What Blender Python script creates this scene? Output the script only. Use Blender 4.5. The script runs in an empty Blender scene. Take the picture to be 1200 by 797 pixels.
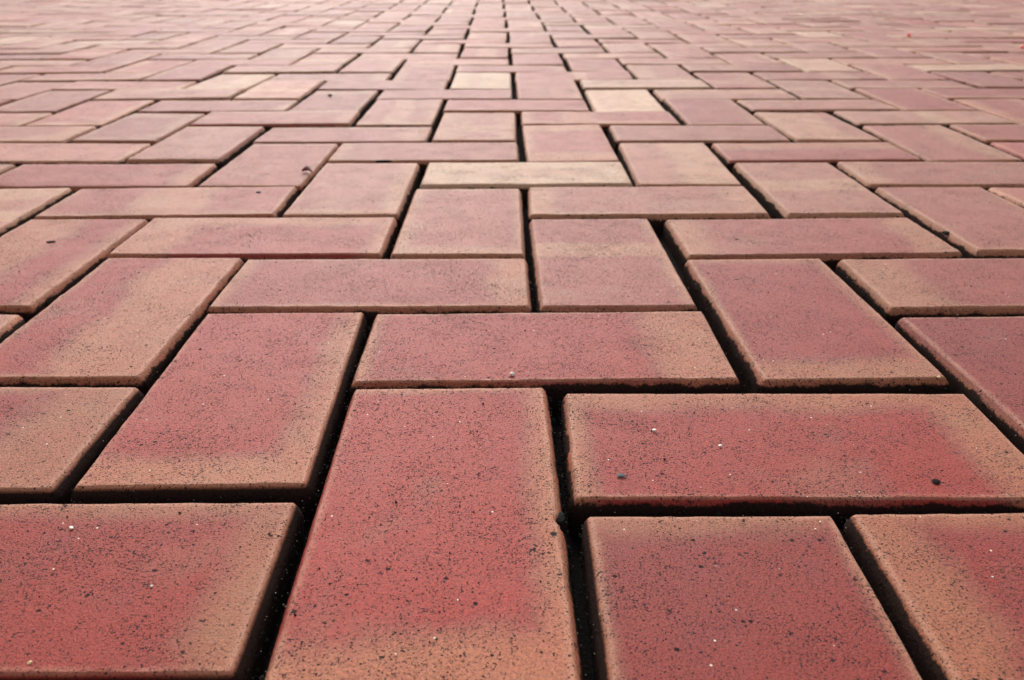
import bpy, math, random
import numpy as np
from mathutils import Matrix, Vector

S = bpy.context.scene
C = S.collection
random.seed(7)
RNG = np.random.default_rng(11)

# ------------------------------------------------------------------ camera
F_PX, PITCH, YAW, ROLL = 1079.88, 0.403445625, 0.00308946648, -0.00323665773
CAM = Vector((-0.0185499, -0.3014633, 0.194457))
cam = bpy.data.objects.new('camera', bpy.data.cameras.new('camera'))
C.objects.link(cam)
cam.data.sensor_width = 36.0
cam.data.lens = 36.0 * F_PX / 1200.0
cam.data.clip_start = 0.01
cam.data.clip_end = 5000.0
cR = Vector((math.cos(YAW), -math.sin(YAW), 0)); cF = Vector((math.sin(YAW), math.cos(YAW), 0)); cZ = Vector((0, 0, 1))
cD = math.cos(PITCH) * cF - math.sin(PITCH) * cZ
cU = math.sin(PITCH) * cF + math.cos(PITCH) * cZ
cX = math.cos(ROLL) * cR + math.sin(ROLL) * cU
cY = -math.sin(ROLL) * cR + math.cos(ROLL) * cU
m = Matrix.Identity(4)
for i in range(3):
    m[i][0] = cX[i]; m[i][1] = cY[i]; m[i][2] = -cD[i]; m[i][3] = CAM[i]
cam.matrix_world = m
cam.data.dof.use_dof = True
cam.data.dof.focus_distance = 0.375
cam.data.dof.aperture_fstop = cam.data.lens / 1.5      # entrance pupil of 1.5 mm
S.camera = cam

# ------------------------------------------------------------------ sky, sun, exposure
SUN_EL, SUN_ROT = math.radians(38), math.radians(-8)   # ahead of the camera and a little to the left
w = bpy.data.worlds.new('World'); S.world = w; w.use_nodes = True
nt = w.node_tree
bg = nt.nodes['Background']
sky = nt.nodes.new('ShaderNodeTexSky'); sky.sky_type = 'NISHITA'; sky.sun_disc = False
sky.sun_elevation = SUN_EL; sky.sun_rotation = SUN_ROT
sky.air_density = 1.0; sky.dust_density = 3.0; sky.ozone_density = 1.0
hs = nt.nodes.new('ShaderNodeHueSaturation'); hs.inputs['Saturation'].default_value = 0.12   # thin even cloud
warm = nt.nodes.new('ShaderNodeMix'); warm.data_type = 'RGBA'; warm.blend_type = 'MULTIPLY'; warm.inputs[0].default_value = 1.0
warm.inputs[7].default_value = (1.0, 0.955, 0.945, 1)                                            # warm grey cloud
nt.links.new(sky.outputs[0], hs.inputs['Color']); nt.links.new(hs.outputs[0], warm.inputs[6]); nt.links.new(warm.outputs[2], bg.inputs['Color'])
bg.inputs['Strength'].default_value = 0.085
sun_dir = Vector((math.sin(SUN_ROT) * math.cos(SUN_EL), math.cos(SUN_ROT) * math.cos(SUN_EL), math.sin(SUN_EL)))
sl = bpy.data.lights.new('sun', 'SUN'); sl.energy = 1.2; sl.angle = math.radians(30); sl.color = (1.0, 0.92, 0.85)
so = bpy.data.objects.new('sun', sl); C.objects.link(so)
so.rotation_euler = (-sun_dir).to_track_quat('-Z', 'Y').to_euler()
so.location = sun_dir * 30
S.view_settings.view_transform = 'Standard'; S.view_settings.look = 'None'
S.view_settings.exposure = 1.15; S.view_settings.gamma = 1.0
S.render.engine = 'CYCLES'
S.cycles.max_bounces = 4; S.cycles.diffuse_bounces = 2; S.cycles.glossy_bounces = 2

# ------------------------------------------------------------------ node helpers
class NG:
    def __init__(self, mat):
        mat.use_nodes = True
        self.t = mat.node_tree; self.t.nodes.clear()
    def n(self, typ, **kw):
        nd = self.t.nodes.new(typ)
        for k, v in kw.items(): setattr(nd, k, v)
        return nd
    def put(self, sock, v):
        if isinstance(v, bpy.types.NodeSocket): self.t.links.new(v, sock)
        elif v is not None: sock.default_value = v
    def math(self, op, a, b=None, c=None, clamp=False):
        nd = self.n('ShaderNodeMath', operation=op, use_clamp=clamp)
        self.put(nd.inputs[0], a)
        if b is not None: self.put(nd.inputs[1], b)
        if c is not None: self.put(nd.inputs[2], c)
        return nd.outputs[0]
    def vmath(self, op, a, b=None, scale=None):
        nd = self.n('ShaderNodeVectorMath', operation=op)
        self.put(nd.inputs[0], a)
        if b is not None: self.put(nd.inputs[1], b)
        if scale is not None: self.put(nd.inputs['Scale'], scale)
        return nd.outputs[0]
    def step(self, v, lo, hi):                           # smooth 0..1 ramp from lo to hi
        nd = self.n('ShaderNodeMapRange', interpolation_type='SMOOTHSTEP')
        self.put(nd.inputs['Value'], v); self.put(nd.inputs['From Min'], lo); self.put(nd.inputs['From Max'], hi)
        return nd.outputs['Result']
    def noise(self, vec, scale, detail=2.0, rough=0.5):
        nd = self.n('ShaderNodeTexNoise')
        self.put(nd.inputs['Vector'], vec); self.put(nd.inputs['Scale'], scale)
        nd.inputs['Detail'].default_value = detail; nd.inputs['Roughness'].default_value = rough
        return nd.outputs['Fac']
    def mix(self, f, a, b, mode='MIX'):
        nd = self.n('ShaderNodeMix', data_type='RGBA', blend_type=mode)
        self.put(nd.inputs[0], f); self.put(nd.inputs[6], a); self.put(nd.inputs[7], b)
        return nd.outputs[2]
    def sep(self, v):
        nd = self.n('ShaderNodeSeparateXYZ'); self.put(nd.inputs[0], v)
        return nd.outputs
    def attr(self, name, typ):
        nd = self.n('ShaderNodeAttribute', attribute_name=name, attribute_type=typ)
        return nd.outputs['Vector']

RED, MAUVE, TAN, CREAM, DIRT_SHADE = (0.290, 0.028, 0.0175, 1), (0.225, 0.036, 0.031, 1), (0.350, 0.144, 0.073, 1), (0.52, 0.36, 0.235, 1), (0.010, 0.009, 0.009, 1)

def brick_material(name, mode):
    """fired clay: red core, tan flashing in from each edge by its own width, one tan stripe, pits, grit, dirt with painted bevel shade; mode says where a brick's own numbers are kept"""
    mat = bpy.data.materials.new(name); g = NG(mat)
    P = g.attr('brick_pos', 'GEOMETRY')
    ends, sides, stripe, tone, seed = [g.attr(k, mode) for k in ('tan_ends', 'tan_sides', 'tan_stripe', 'brick_tone', 'brick_seed')]
    px, py, pz = g.sep(P)
    q = g.vmath('ADD', P, seed)
    warp = g.math('MULTIPLY_ADD', g.noise(q, 22, 2, 0.55), 0.036, -0.018)       # metres by which a flash edge wanders
    warp2 = g.math('MULTIPLY_ADD', g.noise(q, 170, 6, 0.75), 0.022, -0.011)
    wob = g.math('ADD', warp, warp2)
    def band(dist, width):                               # 1 within WIDTH of an edge, fading over about as much again
        d = g.math('ADD', dist, g.math('MULTIPLY', wob, g.math('MINIMUM', g.math('MULTIPLY', width, 30.0), 1.0)))
        fade = g.math('MINIMUM', g.math('MULTIPLY', width, 0.55), 0.010)
        r = g.step(d, g.math('ADD', width, fade), g.math('SUBTRACT', width, fade))
        return r
    e = g.sep(ends); s = g.sep(sides); st = g.sep(stripe); tn = g.sep(tone)
    m1 = band(g.math('ADD', px, 0.096), e[0]); m2 = band(g.math('SUBTRACT', 0.098, px), e[1])
    m3 = band(g.math('ADD', py, 0.049), s[0]); m4 = band(g.math('SUBTRACT', 0.049, py), s[1])
    ax = g.math('ADD', g.math('MULTIPLY', px, g.math('SUBTRACT', 1.0, st[2])), g.math('MULTIPLY', py, st[2]))
    ds = g.math('ABSOLUTE', g.math('SUBTRACT', g.math('ADD', ax, g.math('MULTIPLY', wob, 0.6)), st[0]))
    m5 = g.step(ds, g.math('MULTIPLY', st[1], 1.2), g.math('MULTIPLY', st[1], 0.75))
    tan = g.math('MAXIMUM', g.math('MAXIMUM', g.math('MAXIMUM', m1, m2), g.math('MAXIMUM', m3, m4)), m5)
    patch = g.step(g.noise(q, 14, 3, 0.6), 0.56, 0.72)
    tan = g.math('MAXIMUM', tan, g.math('MULTIPLY', patch, 0.38))
    cloud = g.noise(q, 35, 4, 0.62)
    fine = g.noise(q, 950, 3, 0.78)
    # mauve fringe where red meets tan, and drifting through the core
    fr = g.math('MULTIPLY', tan, g.math('SUBTRACT', 1.0, tan))
    mv = g.math('ADD', g.math('MULTIPLY', fr, 2.2), g.math('MULTIPLY_ADD', g.step(cloud, 0.42, 0.70), 0.6, tn[0]), clamp=True)
    core = g.mix(mv, RED, MAUVE)
    light = g.mix(tn[1], TAN, CREAM)
    core = g.mix(g.math('MULTIPLY', tn[1], 0.75), core, CREAM)
    col = g.mix(g.math('MULTIPLY', tan, g.math('MULTIPLY_ADD', g.step(cloud, 0.35, 0.65), -0.22, 0.84)), core, light)
    val = g.math('MULTIPLY', g.math('MULTIPLY_ADD', cloud, 0.5, 0.75), g.math('MULTIPLY_ADD', g.step(fine, 0.30, 0.70), 0.56, 0.72))
    val = g.math('MULTIPLY', val, g.math('ADD', e[2], 1.0))                      # each firing its own shade
    hv = g.n('ShaderNodeHueSaturation'); g.put(hv.inputs['Color'], col); g.put(hv.inputs['Value'], val)
    col = hv.outputs['Color']
    # the arris is rubbed paler
    ed = g.math('MINIMUM', g.math('SUBTRACT', 0.0931, g.math('ABSOLUTE', px)), g.math('SUBTRACT', 0.0442, g.math('ABSOLUTE', py)))
    rub = g.math('MULTIPLY', g.step(g.math('ADD', ed, g.math('MULTIPLY', warp2, 0.25)), 0.0030, -0.0003), g.step(pz, -0.0014, -0.0004))
    col = g.mix(g.math('MULTIPLY', rub, g.math('MULTIPLY', cloud, 0.7)), col, (0.50, 0.27, 0.18, 1))
    # pits: a dense fine sort, and sparse ones of two or three millimetres
    dens = g.noise(q, 38, 3, 0.6)
    jag = g.math('MULTIPLY_ADD', g.noise(q, 1500, 2, 0.7), 0.5, -0.25)
    def spots(scale, share, rmin, rmax, ragged):
        vo = g.n('ShaderNodeTexVoronoi'); g.put(vo.inputs['Vector'], q); vo.inputs['Scale'].default_value = scale
        sc = g.n('ShaderNodeSeparateColor'); g.put(sc.inputs[0], vo.outputs['Color'])
        pick = g.math('GREATER_THAN', g.math('ADD', sc.outputs[0], g.math('MULTIPLY_ADD', dens, 0.9, -0.45)), 1.0 - share)
        rad = g.math('MULTIPLY_ADD', g.math('POWER', sc.outputs[1], 2.5), rmax - rmin, rmin)
        dd = g.math('ADD', vo.outputs['Distance'], g.math('MULTIPLY', jag, ragged))
        return g.math('MULTIPLY', pick, g.step(dd, g.math('MULTIPLY_ADD', rad, 1.25, 0.0), g.math('MULTIPLY', rad, 0.85)))
    pit1 = spots(1050, 0.22, 0.12, 0.46, 0.8)
    pit2 = spots(400, 0.085, 0.06, 0.34, 0.8)
    pit3 = spots(95, 0.035, 0.04, 0.13, 0.30)
    pn2 = g.noise(q, 430, 4, 0.75)
    pit4 = g.math('MAXIMUM', g.step(g.math('ADD', pn2, g.math('MULTIPLY', dens, 0.10)), 0.68, 0.71), g.step(g.math('ADD', g.noise(q, 1250, 3, 0.7), g.math('MULTIPLY', dens, 0.16)), 0.675, 0.715))
    pits = g.math('MAXIMUM', g.math('MAXIMUM', pit1, pit2), g.math('MAXIMUM', pit3, pit4))
    col = g.mix(g.math('MULTIPLY', pits, 0.96), col, (0.010, 0.008, 0.010, 1))
    # pale quartz grains
    vw = g.n('ShaderNodeTexVoronoi'); g.put(vw.inputs['Vector'], q); vw.inputs['Scale'].default_value = 620
    wsep = g.n('ShaderNodeSeparateColor'); g.put(wsep.inputs[0], vw.outputs['Color'])
    wg = g.math('MULTIPLY', g.math('GREATER_THAN', wsep.outputs[1], 0.996), g.step(vw.outputs['Distance'], 0.30, 0.20))
    col = g.mix(wg, col, (0.72, 0.66, 0.56, 1))
    # packed dirt plus painted shade on arris and flanks, ragged along its upper limit
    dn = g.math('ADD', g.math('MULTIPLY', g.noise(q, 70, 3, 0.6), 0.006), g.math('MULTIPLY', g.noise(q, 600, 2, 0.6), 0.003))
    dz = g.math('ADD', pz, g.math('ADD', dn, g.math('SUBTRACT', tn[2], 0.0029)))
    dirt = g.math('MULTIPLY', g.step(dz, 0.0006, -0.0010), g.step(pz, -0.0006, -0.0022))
    col = g.mix(g.math('MULTIPLY', dirt, 0.95), col, DIRT_SHADE)
    rough = g.math('ADD', g.math('MULTIPLY_ADD', cloud, 0.16, 0.47), g.math('MULTIPLY', g.math('MAXIMUM', pits, dirt), 0.3))
    # relief
    h = g.math('ADD', g.math('MULTIPLY', fine, 0.00042), g.math('MULTIPLY', pits, -0.00055))
    bp = g.n('ShaderNodeBump'); bp.inputs['Strength'].default_value = 0.9; bp.inputs['Distance'].default_value = 1.0
    g.put(bp.inputs['Height'], h)
    b = g.n('ShaderNodeBsdfPrincipled'); o = g.n('ShaderNodeOutputMaterial')
    g.put(b.inputs['Base Color'], col); g.put(b.inputs['Roughness'], rough); g.put(b.inputs['Normal'], bp.outputs[0])
    g.put(b.inputs['Specular IOR Level'], g.math('MULTIPLY_ADD', dirt, -0.15, 0.18))
    g.put(b.inputs['Sheen Weight'], g.math('MULTIPLY', g.math('SUBTRACT', 1.0, g.math('MAXIMUM', pits, dirt)), g.math('MULTIPLY', g.step(pz, -0.0025, -0.0004), 0.33))); b.inputs['Sheen Roughness'].default_value = 0.27; b.inputs['Sheen Tint'].default_value = (1.0, 0.80, 0.74, 1)   # fine dust
    g.put(o.inputs['Surface'], b.outputs[0])
    return mat

def plain_material(name, col, rough, nscale=0.0, amount=0.3, bump=0.0, spec=0.5):
    mat = bpy.data.materials.new(name); g = NG(mat)
    b = g.n('ShaderNodeBsdfPrincipled'); o = g.n('ShaderNodeOutputMaterial')
    b.inputs['Roughness'].default_value = rough; b.inputs['Specular IOR Level'].default_value = spec
    if nscale:
        tc = g.n('ShaderNodeTexCoord')
        nf = g.noise(tc.outputs['Object'], nscale, 4, 0.65)
        hv = g.n('ShaderNodeHueSaturation'); hv.inputs['Color'].default_value = (*col, 1)
        g.put(hv.inputs['Value'], g.math('MULTIPLY_ADD', nf, 2 * amount, 1 - amount)); g.put(b.inputs['Base Color'], hv.outputs[0])
        if bump:
            bp = g.n('ShaderNodeBump'); bp.inputs['Distance'].default_value = bump; bp.inputs['Strength'].default_value = 1.0
            g.put(bp.inputs['Height'], nf); g.put(b.inputs['Normal'], bp.outputs[0])
    else:
        b.inputs['Base Color'].default_value = (*col, 1)
    g.put(o.inputs['Surface'], b.outputs[0])
    return mat

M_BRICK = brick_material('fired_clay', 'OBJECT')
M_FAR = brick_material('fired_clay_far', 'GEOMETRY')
M_BED = plain_material('black_joint_sand', (0.009, 0.008, 0.008), 0.95, 500, 0.6, 0.002, 0.04)
M_GROUND = plain_material('worn_paving', (0.33, 0.15, 0.12), 0.6, 4, 0.3)
M_GRIT = plain_material('dark_grit', (0.014, 0.013, 0.013), 0.85, 900, 0.5, 0, 0.15)
M_SAND = plain_material('pale_sand', (0.62, 0.57, 0.50), 0.5, 900, 0.3)
M_WHITE = plain_material('white_stone', (0.78, 0.75, 0.70), 0.5, 700, 0.2)
M_OCHRE = plain_material('ochre_stone', (0.62, 0.45, 0.22), 0.55, 700, 0.25)
M_SLATE = plain_material('blue_black_flake', (0.016, 0.024, 0.040), 0.7, 700, 0.4)
M_BLACK = plain_material('black_crumb', (0.010, 0.009, 0.009), 0.9, 600, 0.5, 0, 0.1)
M_REDBIT = plain_material('bright_red_scrap', (0.90, 0.05, 0.035), 0.45, 300, 0.1)
M_TWIG = plain_material('dark_red_husk', (0.12, 0.022, 0.018), 0.6, 500, 0.4)

# ------------------------------------------------------------------ numpy value noise for the shapes
_L = RNG.random((64, 64, 64))
def vnoise(x, y, z):
    x, y, z = np.broadcast_arrays(np.asarray(x, float), np.asarray(y, float), np.asarray(z, float))
    xi, yi, zi = np.floor(x).astype(int), np.floor(y).astype(int), np.floor(z).astype(int)
    fx, fy, fz = x - xi, y - yi, z - zi
    fx, fy, fz = [t * t * (3 - 2 * t) for t in (fx, fy, fz)]
    r = 0
    for a in (0, 1):
        for b in (0, 1):
            for c in (0, 1):
                wgt = (fx if a else 1 - fx) * (fy if b else 1 - fy) * (fz if c else 1 - fz)
                r = r + wgt * _L[(xi + a) & 63, (yi + b) & 63, (zi + c) & 63]
    return r * 2 - 1

def new_obj(name, me, mat, parent=None, kind=None):
    o = bpy.data.objects.new(name, me); C.objects.link(o)
    if mat and not me.materials: me.materials.append(mat)
    if parent: o.parent = parent
    if kind: o['kind'] = kind
    return o

# ------------------------------------------------------------------ one brick
BL, BW, DEPTH = 0.1919, 0.0941, 0.060                     # laid in a 200 x 100 mm module
INSET = 0.0029
RINGS_FINE = [(0.0002, -0.0001), (0.0009, -0.0009), (0.0016, -0.0019), (0.0023, -0.0030), (0.0029, -0.0043), (0.0033, -0.0060), (0.0033, -0.009), (0.0033, -0.018), (0.0033, -DEPTH)]
RINGS_MID = [(0.0003, -0.00015), (0.0015, -0.0018), (0.0028, -0.0042), (0.0033, -0.009), (0.0033, -DEPTH)]
def brick_mesh(nx, ny, rings, seed, rough=0.7, chips=()):
    hx, hy = BL / 2 - INSET, BW / 2 - INSET
    xs = np.linspace(-hx, hx, nx + 1); ys = np.linspace(-hy, hy, ny + 1)
    X, Y = np.meshgrid(xs, ys, indexing='ij')
    X = X.ravel(); Y = Y.ravel(); Z = np.zeros_like(X)
    s = seed * 7.31
    d = np.minimum(hx - np.abs(X), hy - np.abs(Y))
    Z += rough * 0.00035 * vnoise(X * 28 + s, Y * 28, s) + rough * 0.00010 * vnoise(X * 160 + s, Y * 160, s + 3)
    idx = lambda i, j: i * (ny + 1) + j
    loop = [idx(i, 0) for i in range(nx)] + [idx(nx, j) for j in range(ny)] + [idx(i, ny) for i in range(nx, 0, -1)] + [idx(0, j) for j in range(ny, 0, -1)]
    loop = np.array(loop)
    bx, by = X[loop].copy(), Y[loop].copy()
    nxv = np.where(np.abs(np.abs(bx) - hx) < 1e-6, np.sign(bx), 0.0); nyv = np.where(np.abs(np.abs(by) - hy) < 1e-6, np.sign(by), 0.0)
    corner = (nxv != 0) & (nyv != 0)
    k = np.where(corner, 0.80, 1.0)
    nxv, nyv = nxv * k, nyv * k
    # the crease wanders
    cw = rough * (0.00055 * vnoise(bx * 70 + s, by * 70, s + 9) + 0.00025 * vnoise(bx * 260, by * 260 + s, s + 5))
    V = [np.stack([X, Y, Z], 1)]
    V[0][loop, 0] += nxv * cw; V[0][loop, 1] += nyv * cw
    bz = Z[loop]
    for o, z in rings:
        t = min(1.0, -z / 0.004)
        wn = rough * (0.00045 * vnoise(bx * 60 + s, by * 60, s + 20 + z * 300) + 0.0002 * vnoise(bx * 300, by * 300 + s, s + z * 900))
        cc = cw * (1 - t) + wn * t
        V.append(np.stack([bx + nxv * (o + cc), by + nyv * (o + cc), bz * (1 - t) + z + rough * 0.0003 * (1 - t) * vnoise(bx * 200, by * 200, s + 31)], 1))
    V = np.concatenate(V)
    for (cx, cy, r, dep) in chips:                        # a bite knocked out of the arris
        rr = np.hypot(V[:, 0] - cx, V[:, 1] - cy) + 0.0028 * vnoise(V[:, 0] * 420, V[:, 1] * 420, s)
        f = np.clip(1 - rr / r, 0, 1); f = np.sqrt(f)
        near = V[:, 2] > -0.012
        V[near, 2] -= (f * dep)[near]
        V[near, 0] -= (f * 0.0015 * np.sign(cx) * (abs(cx) > hx - 0.004))[near]; V[near, 1] -= (f * 0.0015 * np.sign(cy) * (abs(cy) > hy - 0.004))[near]
    faces = []
    for i in range(nx):
        for j in range(ny):
            faces.append((idx(i, j), idx(i + 1, j), idx(i + 1, j + 1), idx(i, j + 1)))
    n0 = (nx + 1) * (ny + 1); nl = len(loop)
    prev = loop
    for r in range(len(rings)):
        cur = n0 + r * nl + np.arange(nl)
        for a in range(nl):
            b = (a + 1) % nl
            faces.append((prev[a], cur[a], cur[b], prev[b]))
        prev = cur
    me = bpy.data.meshes.new('brick')
    me.from_pydata(V.tolist(), [], [tuple(int(v) for v in f) for f in faces])
    at = me.attributes.new('brick_pos', 'FLOAT_VECTOR', 'POINT')
    at.data.foreach_set('vector', V.astype(np.float32).ravel())
    me.polygons.foreach_set('use_smooth', np.ones(len(faces), bool))
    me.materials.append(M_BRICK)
    me.update()
    return me

# ------------------------------------------------------------------ where each brick lies
# ninety degree herringbone on a 0.1 m module: kind, column, course
# measured against the photograph: shift in x, shift in y (mm), turn (degrees); tan widths left, right, far, near (mm);
# stripe (centre mm, half width mm, along 'y' or across 'x'); tone (mauve, cream, dirt and shade mm)
BR = {
 ('V',-1,0): (4.2,1.7,0.89,  (2,13,8,24), None, (0.05,0.0,1.5)),
 ('H',0,0):  (1.4,-5.9,-0.96,(10,28,20,2), None, (0.10,0.0,0.5)),
 ('V',0,-1): (5.3,-7.3,-0.04,(7,8,14,6), None, (0.45,0.0,-1.5)),
 ('H',1,-1): (2.9,-6.9,0.16, (26,10,14,6), None, (0.40,0.0,0.0)),
 ('H',-3,-1):(5.7,2.6,0.40,  (6,19,13,0.5), None, (-0.35,0.0,-2.0)),
 ('V',-2,1): (3.6,5.2,1.26,  (2,17,3,22), None, (0.05,0.0,-1.5)),
 ('H',-4,0): (7.4,5.3,-0.52, (5,42,10,14), None, (0.22,0.0,-1.0)),
 ('V',-3,2): (3.8,3.9,-0.08, (7,54,3,6), None, (0.15,0.0,1.5)),
 ('H',-1,1): (-1.3,-0.7,0.03,(8,42,6,4), None, (0.12,0.0,0.5)),
 ('H',-2,2): (-1.3,-1.7,0.30,(10,26,7,8), None, (0.42,0.05,1.5)),
 ('V',0,3):  (-5.0,-2.3,0.66,(4,10,4,2), (14,17,'y'), (0.45,0.15,1.5)),
 ('V',1,2):  (-1.4,-2.1,1.09,(7,10,12,24), None, (0.45,0.0,1.0)),
 ('H',1,3):  (-1.5,-1.6,0.75,(24,30,5,4), None, (0.45,0.1,2.0)),
 ('H',2,2):  (-0.7,-4.1,0.06,(42,10,5,6), None, (0.45,0.1,2.0)),
 ('V',2,1):  (1.2,-8.8,1.34, (3,4,5,8), None, (0.60,0.0,1.5)),
 ('H',0,4):  (-6.5,1.7,-0.85,(22,30,5,10), None, (0.5,0.25,2.0)),
 ('V',-1,4): (-4.2,-0.9,0.02,(12,9,12,18), None, (0.35,0.2,2.0)),
 ('H',-3,3): (-1.9,3.9,-0.23,(42,16,24,2), None, (0.3,0.05,2.0)),
 ('V',-4,3): (3.0,3.7,-0.5,(50,14,2,4), None, (0.15,0.0,1.5)),
 ('H',-4,4): (-0.2,4.1,0.83, (8,6,4,14), (0,32,'x'), (0.2,0.1,1.0)),
 ('V',-2,5): (-2.4,2.8,-0.12,(6,18,8,16), None, (0.5,0.25,2.0)),
 ('H',-1,5): (-2.6,3.1,-0.20,(30,30,30,30), None, (0.3,0.85,2.0)),
 ('V',1,6):  (-5.5,-2.1,-1.13,(4,52,6,5), None, (0.1,0.4,2.0)),
 ('V',2,5):  (-2.1,-0.5,-0.21,(5,5,8,5), (0,22,'y'), (0.45,0.35,2.0)),
 ('V',3,4):  (0.5,-0.2,0.10, (6,8,5,6), None, (0.6,0.2,2.0)),
 ('H',3,5):  (-2.2,-1.5,-0.50,(22,10,6,6), None, (0.6,0.25,2.0)),
 ('H',-5,5): (-0.2,3.8,0.13, (6,26,4,5), None, (0.3,0.0,2.0)),
 ('V',-3,6): (1.0,1.9,-0.61, (5,6,10,6), None, (0.35,0.1,2.0)),
 ('H',-2,6): (-3.8,3.0,0.09, (16,8,6,8), None, (0.4,0.15,2.0)),
}
SHADE = {('H', -3, -1): -0.13, ('V', 0, -1): -0.12, ('H', 1, -1): -0.05, ('V', 2, 1): -0.12, ('V', -2, 1): 0.03, ('H', -4, 0): -0.08}
CREAMY = {('V', 1, 10): 0.9, ('V', -1, 12): 0.9, ('H', 1, 11): 0.7, ('V', -1, 8): 0.2}
class Brick: pass
def lattice(x0, x1, y0, y1):
    for r in range(y0, y1):
        for c in range(x0, x1):
            if (c + r) % 4 == 0: yield ('H', c, r)
            if (c + 1 + r) % 4 == 0: yield ('V', c, r)
def project(x, y):
    v = Vector((x, y, 0)) - CAM
    d = v.dot(cD)
    if d < 0.05: return None
    return 600 + F_PX * v.dot(cX) / d, 398.5 - F_PX * v.dot(cY) / d
def clip_area(poly):
    def cut(p, f):
        out = []
        for i in range(len(p)):
            a, b = p[i - 1], p[i]; fa, fb = f(a), f(b)
            if (fa < 0) != (fb < 0):
                t = fa / (fa - fb); out.append((a[0] + (b[0] - a[0]) * t, a[1] + (b[1] - a[1]) * t))
            if fb >= 0: out.append(b)
        return out
    for f in (lambda q: q[0], lambda q: 1200 - q[0], lambda q: q[1], lambda q: 797 - q[1]):
        poly = cut(poly, f)
        if not poly: return 0
    return abs(sum(poly[i - 1][0] * poly[i][1] - poly[i][0] * poly[i - 1][1] for i in range(len(poly)))) / 2

near, far, every = [], [], []
for key in lattice(-80, 80, -30, 120):
    k, c, r = key
    cx, cy = ((c + 1) * 0.1, (r + 0.5) * 0.1) if k == 'H' else ((c + 0.5) * 0.1, r * 0.1)
    b = Brick(); b.key = key
    # the whole bond is slightly out of square
    dx = 0.00336 - 0.00605 * cx - 0.01149 * cy; dy = -0.00193 - 0.01237 * cx + 0.00604 * cy
    rot = random.gauss(0, 0.006); dx += random.gauss(0, 0.0009); dy += random.gauss(0, 0.0012)
    u = random.random
    wid = [random.choice((3, 4, 6, 9, 14, 22, 38)) * (0.6 + 0.6 * u()) for _ in range(4)]
    stripe = (random.uniform(-40, 40), random.uniform(12, 28), random.choice('xy')) if u() < 0.28 else None
    cream = 0.75 if u() < 0.05 else max(0.05, random.gauss(0.18, 0.13))
    tone = (max(0.2, random.gauss(0.38, 0.15)), cream, random.uniform(0.5, 2.5))
    m = BR.get(key)
    if m:
        dx, dy, rot = m[0] / 1000, m[1] / 1000, math.radians(m[2]); wid, stripe, tone = m[3], m[4], m[5]
    if key in CREAMY: tone = (tone[0], CREAMY[key], tone[2])
    b.x, b.y = cx + dx, cy + dy
    b.z = random.gauss(0, 0.0003 if m else 0.0006); b.rot = rot + (math.pi / 2 if k == 'V' else 0)
    cr, sr = math.cos(rot), abs(math.sin(rot)) * 0.6; lx, ly = (BL / 2, BW / 2) if k == 'H' else (BW / 2, BL / 2)
    b.hx, b.hy = lx * cr + ly * sr, ly * cr + lx * sr
    b.tx, b.ty = random.gauss(0, 0.003 if m else 0.008), random.gauss(0, 0.003 if m else 0.006)
    shade = SHADE.get(key, random.gauss(0, 0.03 if m else 0.08))
    L, R, Fa, N = [t / 1000 for t in wid]
    if k == 'H': b.ends, b.sides = (L, R, shade), (N, Fa, 0)   # local x runs right, local y away
    else: b.ends, b.sides = (N, Fa, shade), (R, L, 0)          # local x runs away, local y left
    if stripe:
        along = (stripe[2] == 'x') == (k == 'H')
        b.stripe = ((stripe[0] if (k == 'H' or stripe[2] == 'y') else -stripe[0]) / 1000, stripe[1] / 1000, 0.0 if along else 1.0)
    else: b.stripe = (9.0, 0.001, 0.0)
    b.tone = (tone[0], tone[1], tone[2] / 1000)
    b.seed = (random.uniform(0, 40), random.uniform(0, 40), random.uniform(0, 40))
    every.append(b)
# bricks that would foul each other are eased apart
for _ in range(12):
    grid = {}
    some = [b for b in every if -0.5 < b.y < 4.2 and abs(b.x) < 3.0]
    for b in some: grid.setdefault((round(b.x / 0.2), round(b.y / 0.2)), []).append(b)
    for b in some:
        gx, gy = round(b.x / 0.2), round(b.y / 0.2)
        for i in (-1, 0, 1):
            for j in (-1, 0, 1):
                for c in grid.get((gx + i, gy + j), ()):
                    if id(c) <= id(b): continue
                    px = b.hx + c.hx + 0.0014 - abs(b.x - c.x); py = b.hy + c.hy + 0.0014 - abs(b.y - c.y)
                    if px <= 0 or py <= 0: continue
                    if px < py: t = px / 2 * (1 if b.x > c.x else -1); b.x += t; c.x -= t
                    else: t = py / 2 * (1 if b.y > c.y else -1); b.y += t; c.y -= t
for b in every:
    ca, sa = math.cos(b.rot), math.sin(b.rot)
    b.corners = [(b.x + ca * px - sa * py, b.y + sa * px + ca * py) for px, py in ((-BL/2, -BW/2), (BL/2, -BW/2), (BL/2, BW/2), (-BL/2, BW/2))]
    pr = [project(*p) for p in b.corners]
    b.area = clip_area(pr) if all(pr) else 0
    if not all(pr) and any(pr) and abs(b.x) < 0.4 and b.y > -0.25: b.area = 1
    (near if b.area > 0 else far).append(b)
near.sort(key=lambda b: -b.area)
far += near[300:]; near = near[:300]

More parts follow.
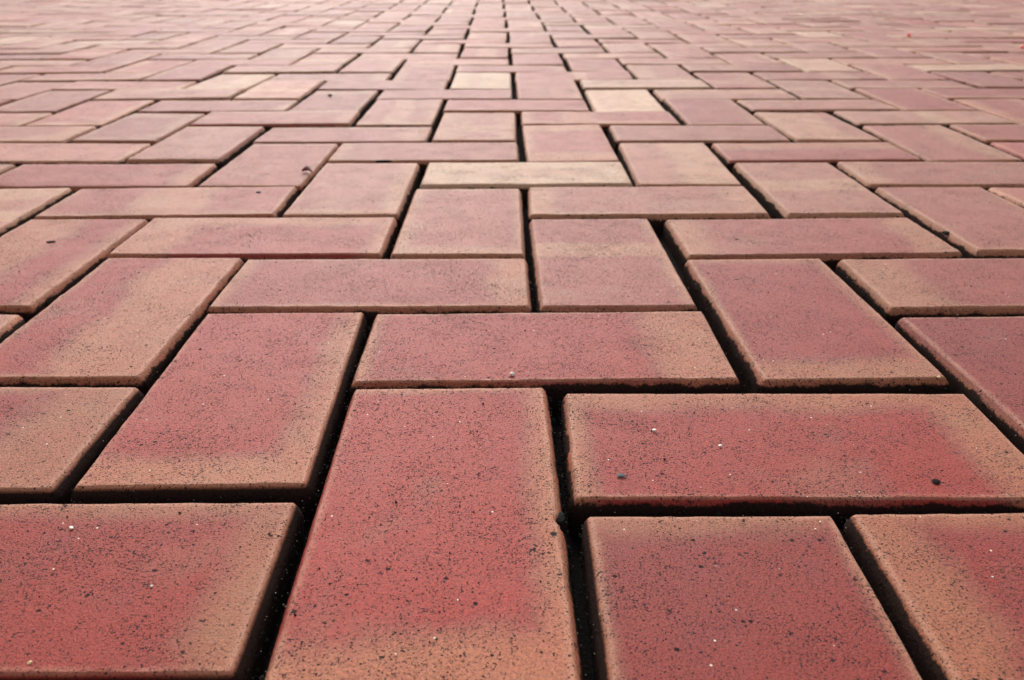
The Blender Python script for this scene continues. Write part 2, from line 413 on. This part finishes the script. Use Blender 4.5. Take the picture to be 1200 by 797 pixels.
# ------------------------------------------------------------------ the setting: ground, bedding, bricks
def sheet(name, x0, x1, y0, y1, z, nx, ny, mat, amp=0.0):
    xs = np.linspace(x0, x1, nx + 1); ys = np.linspace(y0, y1, ny + 1)
    X, Y = np.meshgrid(xs, ys, indexing='ij'); X = X.ravel(); Y = Y.ravel()
    Z = z + amp * vnoise(X * 30, Y * 30, 1.5)
    f = [(i * (ny + 1) + j, (i + 1) * (ny + 1) + j, (i + 1) * (ny + 1) + j + 1, i * (ny + 1) + j + 1) for i in range(nx) for j in range(ny)]
    me = bpy.data.meshes.new(name); me.from_pydata(np.stack([X, Y, Z], 1).tolist(), [], f)
    return new_obj(name, me, mat)
ground = sheet('ground', -2000, 2000, -2000, 2000, -0.045, 8, 8, M_GROUND); ground['kind'] = 'structure'
pavement = sheet('pavement', -8.2, 8.2, -3.2, 12.2, -0.018, 160, 160, M_BED, 0.002); pavement['kind'] = 'structure'

CHIPS = {('V', -1, 0): [(-0.0118, -0.0468, 0.0030, 0.005)]}
ROUGH_MESHES = [brick_mesh(28, 14, RINGS_MID, 100 + i) for i in range(8)]
PLAIN_MESHES = [brick_mesh(6, 3, RINGS_MID, 200 + i, 0.9) for i in range(6)]
for n, b in enumerate(near):
    if n < 22:
        me = brick_mesh(120, 60, RINGS_FINE, 1 + n, 0.6, CHIPS.get(b.key, ()))
    elif n < 95: me = ROUGH_MESHES[n % 8]
    else: me = PLAIN_MESHES[n % 6]
    o = bpy.data.objects.new('brick', me); C.objects.link(o); o.parent = pavement
    o.location = (b.x, b.y, b.z); o.rotation_euler = (b.tx, b.ty, b.rot)
    if b.key == ('V', -1, 0): o.location.y -= 0.004; o.scale.x = 1.045      # this one was pressed a little longer
    o['tan_ends'] = b.ends; o['tan_sides'] = b.sides; o['tan_stripe'] = b.stripe; o['brick_tone'] = b.tone; o['brick_seed'] = b.seed

# bricks too far off to show singly, in one mesh
rings = [(-INSET, 0.0), (-0.0012, -0.0018), (0.0, -0.005), (0.0, -0.03)]
V, Fc, POS = [], [], []
A = {k: [] for k in ('tan_ends', 'tan_sides', 'tan_stripe', 'brick_tone', 'brick_seed')}
for b in far:
    base = len(V); ca, sa = math.cos(b.rot), math.sin(b.rot)
    for off, z in rings:
        for sx, sy in ((-1, -1), (1, -1), (1, 1), (-1, 1)):
            px, py = sx * (BL / 2 + off), sy * (BW / 2 + off)
            zz = z + px * -b.ty + py * b.tx + b.z
            V.append((b.x + ca * px - sa * py, b.y + sa * px + ca * py, zz)); POS.append((px, py, z))
    Fc.append((base, base + 1, base + 2, base + 3))
    for r in range(3):
        for i in range(4):
            j = (i + 1) % 4
            Fc.append((base + 4 * r + i, base + 4 * r + 4 + i, base + 4 * r + 4 + j, base + 4 * r + j))
    for k, v in (('tan_ends', b.ends), ('tan_sides', b.sides), ('tan_stripe', b.stripe), ('brick_tone', b.tone), ('brick_seed', b.seed)):
        A[k] += [v] * 16
me = bpy.data.meshes.new('brick'); me.from_pydata(V, [], Fc)
A['brick_pos'] = POS
for k, v in A.items():
    at = me.attributes.new(k, 'FLOAT_VECTOR', 'POINT'); at.data.foreach_set('vector', np.array(v, np.float32).ravel())
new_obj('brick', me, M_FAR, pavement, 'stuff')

# ------------------------------------------------------------------ loose grains in the joints and on the bricks
OCT = np.array([(1, 0, 0), (-1, 0, 0), (0, 1, 0), (0, -1, 0), (0, 0, 1), (0, 0, -1)], float)
OCF = np.array([(0, 2, 4), (2, 1, 4), (1, 3, 4), (3, 0, 4), (2, 0, 5), (1, 2, 5), (3, 1, 5), (0, 3, 5)])
def grains(name, pts, sizes, mat):
    n = len(pts)
    v = OCT[None] * sizes[:, None, None] * RNG.uniform(0.55, 1.25, (n, 6, 1)) + np.array(pts)[:, None, :]
    v += RNG.normal(0, 0.12, (n, 6, 3)) * sizes[:, None, None]
    f = (OCF[None] + 6 * np.arange(n)[:, None, None]).reshape(-1, 3)
    me = bpy.data.meshes.new(name); me.from_pydata(v.reshape(-1, 3).tolist(), [], f.tolist())
    return new_obj(name, me, mat, pavement, 'stuff')
def joint_points(n, reach):
    wts = np.array([max(b.area, 1) ** 0.75 for b in near[:reach]]); wts /= wts.sum()
    out = []
    for i in RNG.choice(reach, n, p=wts):
        b = near[i]; side = random.randrange(4); t = random.uniform(-1, 1); off = random.uniform(-0.0004, 0.0018)
        z = -random.uniform(0.0035, 0.0125)
        px, py = (t * BL / 2, (BW / 2 + off) * (1 if side == 0 else -1)) if side < 2 else ((BL / 2 + off) * (1 if side == 2 else -1), t * BW / 2)
        ca, sa = math.cos(b.rot), math.sin(b.rot)
        out.append((b.x + ca * px - sa * py, b.y + sa * px + ca * py, z + b.z))
    return out
grains('joint_grit', joint_points(9000, 45), RNG.gamma(3.0, 0.00012, 9000) + 0.00015, M_GRIT)
grains('joint_sand', joint_points(1800, 40), RNG.gamma(2.0, 0.00005, 1800) + 0.00008, M_SAND)
def top_points(n, reach):
    wts = np.array([max(b.area, 1) for b in near[:reach]]); wts /= wts.sum()
    out = []
    for i in RNG.choice(reach, n, p=wts):
        b = near[i]; px, py = random.uniform(-0.5, 0.5) * (BL - 0.008), random.uniform(-0.5, 0.5) * (BW - 0.008)
        ca, sa = math.cos(b.rot), math.sin(b.rot)
        out.append((b.x + ca * px - sa * py, b.y + sa * px + ca * py, b.z + 0.0002))
    return out
grains('surface_grit', top_points(1500, 40), RNG.gamma(2.0, 0.00007, 1500) + 0.0001, M_GRIT)

# ------------------------------------------------------------------ things lying on the bricks, each on its own
def pebble(name, label, cat, x, y, size, mat, seed, group=None, z=0.0, n=2):
    import bmesh
    bm = bmesh.new(); bmesh.ops.create_icosphere(bm, subdivisions=n, radius=1.0)
    for v in bm.verts:
        p = v.co; k = 1 + 0.28 * float(vnoise(p.x * 1.3 + seed, p.y * 1.3, p.z * 1.3)) + 0.10 * float(vnoise(p.x * 3.5, p.y * 3.5 + seed, p.z * 3.5))
        v.co = Vector((p.x * size[0], p.y * size[1], p.z * size[2])) * k / 2
    lo = min(v.co.z for v in bm.verts)
    for v in bm.verts: v.co.z -= lo
    me = bpy.data.meshes.new(name); bm.to_mesh(me); bm.free()
    o = new_obj(name, me, mat); o.location = (x, y, z - 0.0001); o.rotation_euler = (0, 0, seed)
    o['label'] = label; o['category'] = cat
    if group: o['group'] = group
    return o
mm = 0.001
G = 'small stones lying on the bricks'
pebble('pebble', 'round white pebble on the front edge of the brick in the middle of the picture', 'pebble', -0.0173, 0.1096, (2.6*mm, 2.4*mm, 2.2*mm), M_WHITE, 1.0, G)
pebble('pebble', 'oblong white pebble on the deep red brick at the lower left', 'pebble', -0.1782, -0.0193, (2.0*mm, 1.3*mm, 1.1*mm), M_WHITE, 2.1, G)
pebble('pebble', 'tiny white pebble in the middle of the deep red lower left brick', 'pebble', -0.1372, -0.0527, (1.0*mm, 0.9*mm, 0.9*mm), M_WHITE, 3.3, G)
pebble('pebble', 'ochre pebble near the front edge of the deep red lower left brick', 'pebble', -0.1608, -0.0877, (1.5*mm, 1.1*mm, 0.8*mm), M_OCHRE, 4.2, G)
pebble('pebble', 'white chip left of centre on the long brick with a tan right end', 'pebble', 0.0446, 0.0524, (1.7*mm, 1.6*mm, 1.0*mm), M_WHITE, 5.7, G)
pebble('pebble', 'white chip in the middle of the long brick with a tan right end', 'pebble', 0.0704, 0.0387, (1.6*mm, 1.4*mm, 0.9*mm), M_WHITE, 6.4, G)
pebble('pebble', 'cream pebble on the front right corner of the mauve brick at the right', 'pebble', 0.1911, 0.1045, (2.4*mm, 1.6*mm, 1.2*mm), M_OCHRE, 7.9, G)
pebble('pebble', 'flat pale pebble caught in the joint above the lower right brick', 'pebble', 0.1364, -0.0135, (1.9*mm, 1.3*mm, 1.0*mm), M_SAND, 8.8, G, z=-0.004)
pebble('flake', 'blue black flake on the left of the long brick with a tan right end', 'flake', 0.0258, 0.0152, (3.4*mm, 2.4*mm, 0.7*mm), M_SLATE, 9.1, 'dark crumbs lying on the bricks')
pebble('crumb', 'black crumb near the front edge of the long brick with a tan right end', 'crumb', 0.1493, 0.0097, (3.8*mm, 2.6*mm, 1.0*mm), M_BLACK, 10.3, 'dark crumbs lying on the bricks')
pebble('flake', 'blue black flake on the half tan brick in the left middle distance', 'flake', -0.2341, 0.4797, (4.2*mm, 4.0*mm, 1.6*mm), M_SLATE, 11.6, 'dark crumbs lying on the bricks')
pebble('crumb', 'thin dark crumb on the tan and red brick at the left edge', 'crumb', -0.3476, 0.3367, (8.0*mm, 2.0*mm, 1.2*mm), M_BLACK, 0.15, 'dark crumbs lying on the bricks')
pebble('crumb', 'dark crumb alone on a pale pink brick in the far left distance', 'crumb', -0.271, 1.0368, (6.5*mm, 6.5*mm, 3.0*mm), M_BLACK, 12.4, 'dark crumbs lying on the bricks')
pebble('dirt_clump', 'long black clump of dirt against the edge of a brick behind the cream brick', 'dirt', -0.1425, 0.6075, (20*mm, 5*mm, 3*mm), M_BLACK, 0.05, 'dark crumbs lying on the bricks', z=-0.002)
pebble('dirt_clump', 'ragged black clump of dirt in the chipped right edge of the big front brick', 'dirt', 0.0004, -0.0108, (3.6*mm, 7*mm, 3.4*mm), M_BLACK, 3.0, 'dark crumbs lying on the bricks', z=-0.0042)
pebble('dirt_clump', 'black clump of dirt on the left arris of a brick at the right edge', 'dirt', 0.3035, 0.3531, (6*mm, 5*mm, 2.2*mm), M_BLACK, 13.7, 'dark crumbs lying on the bricks', z=-0.0015)
pebble('scrap', 'bright red scrap on the far bricks, the one well inside the picture', 'scrap', 0.9098, 1.9335, (8.5*mm, 7*mm, 7*mm), M_REDBIT, 14.2, 'bright red scraps on the far bricks')
pebble('scrap', 'bright red scrap cut off by the right edge of the picture', 'scrap', 1.0310, 1.6573, (8*mm, 7*mm, 6*mm), M_REDBIT, 15.9, 'bright red scraps on the far bricks')
# curled husk over a joint at the left
pts = [Vector((-0.2125 + 0.011 * t, 0.5600 - 0.012 * t + 0.004 * math.sin(3.1 * t), 0.0012 + 0.0028 * math.sin(2.6 * t))) for t in np.linspace(0, 1, 9)]
vv, ff = [], []
for i, p in enumerate(pts):
    r = 0.0019 * math.sin(math.pi * (0.12 + 0.8 * i / 8)) + 0.0004
    for k in range(7):
        a = 2 * math.pi * k / 7; vv.append((p.x + r * math.cos(a) * 0.7, p.y + r * math.cos(a) * 0.7, p.z + r * math.sin(a)))
for i in range(8):
    for k in range(7):
        ff.append((7*i + k, 7*i + (k+1) % 7, 7*(i+1) + (k+1) % 7, 7*(i+1) + k))
ff += [tuple(range(6, -1, -1)), tuple(range(56, 63))]
me = bpy.data.meshes.new('husk'); me.from_pydata(vv, [], ff)
o = new_obj('husk', me, M_TWIG); o['label'] = 'curled dark red husk lying across a joint left of the middle'; o['category'] = 'husk'
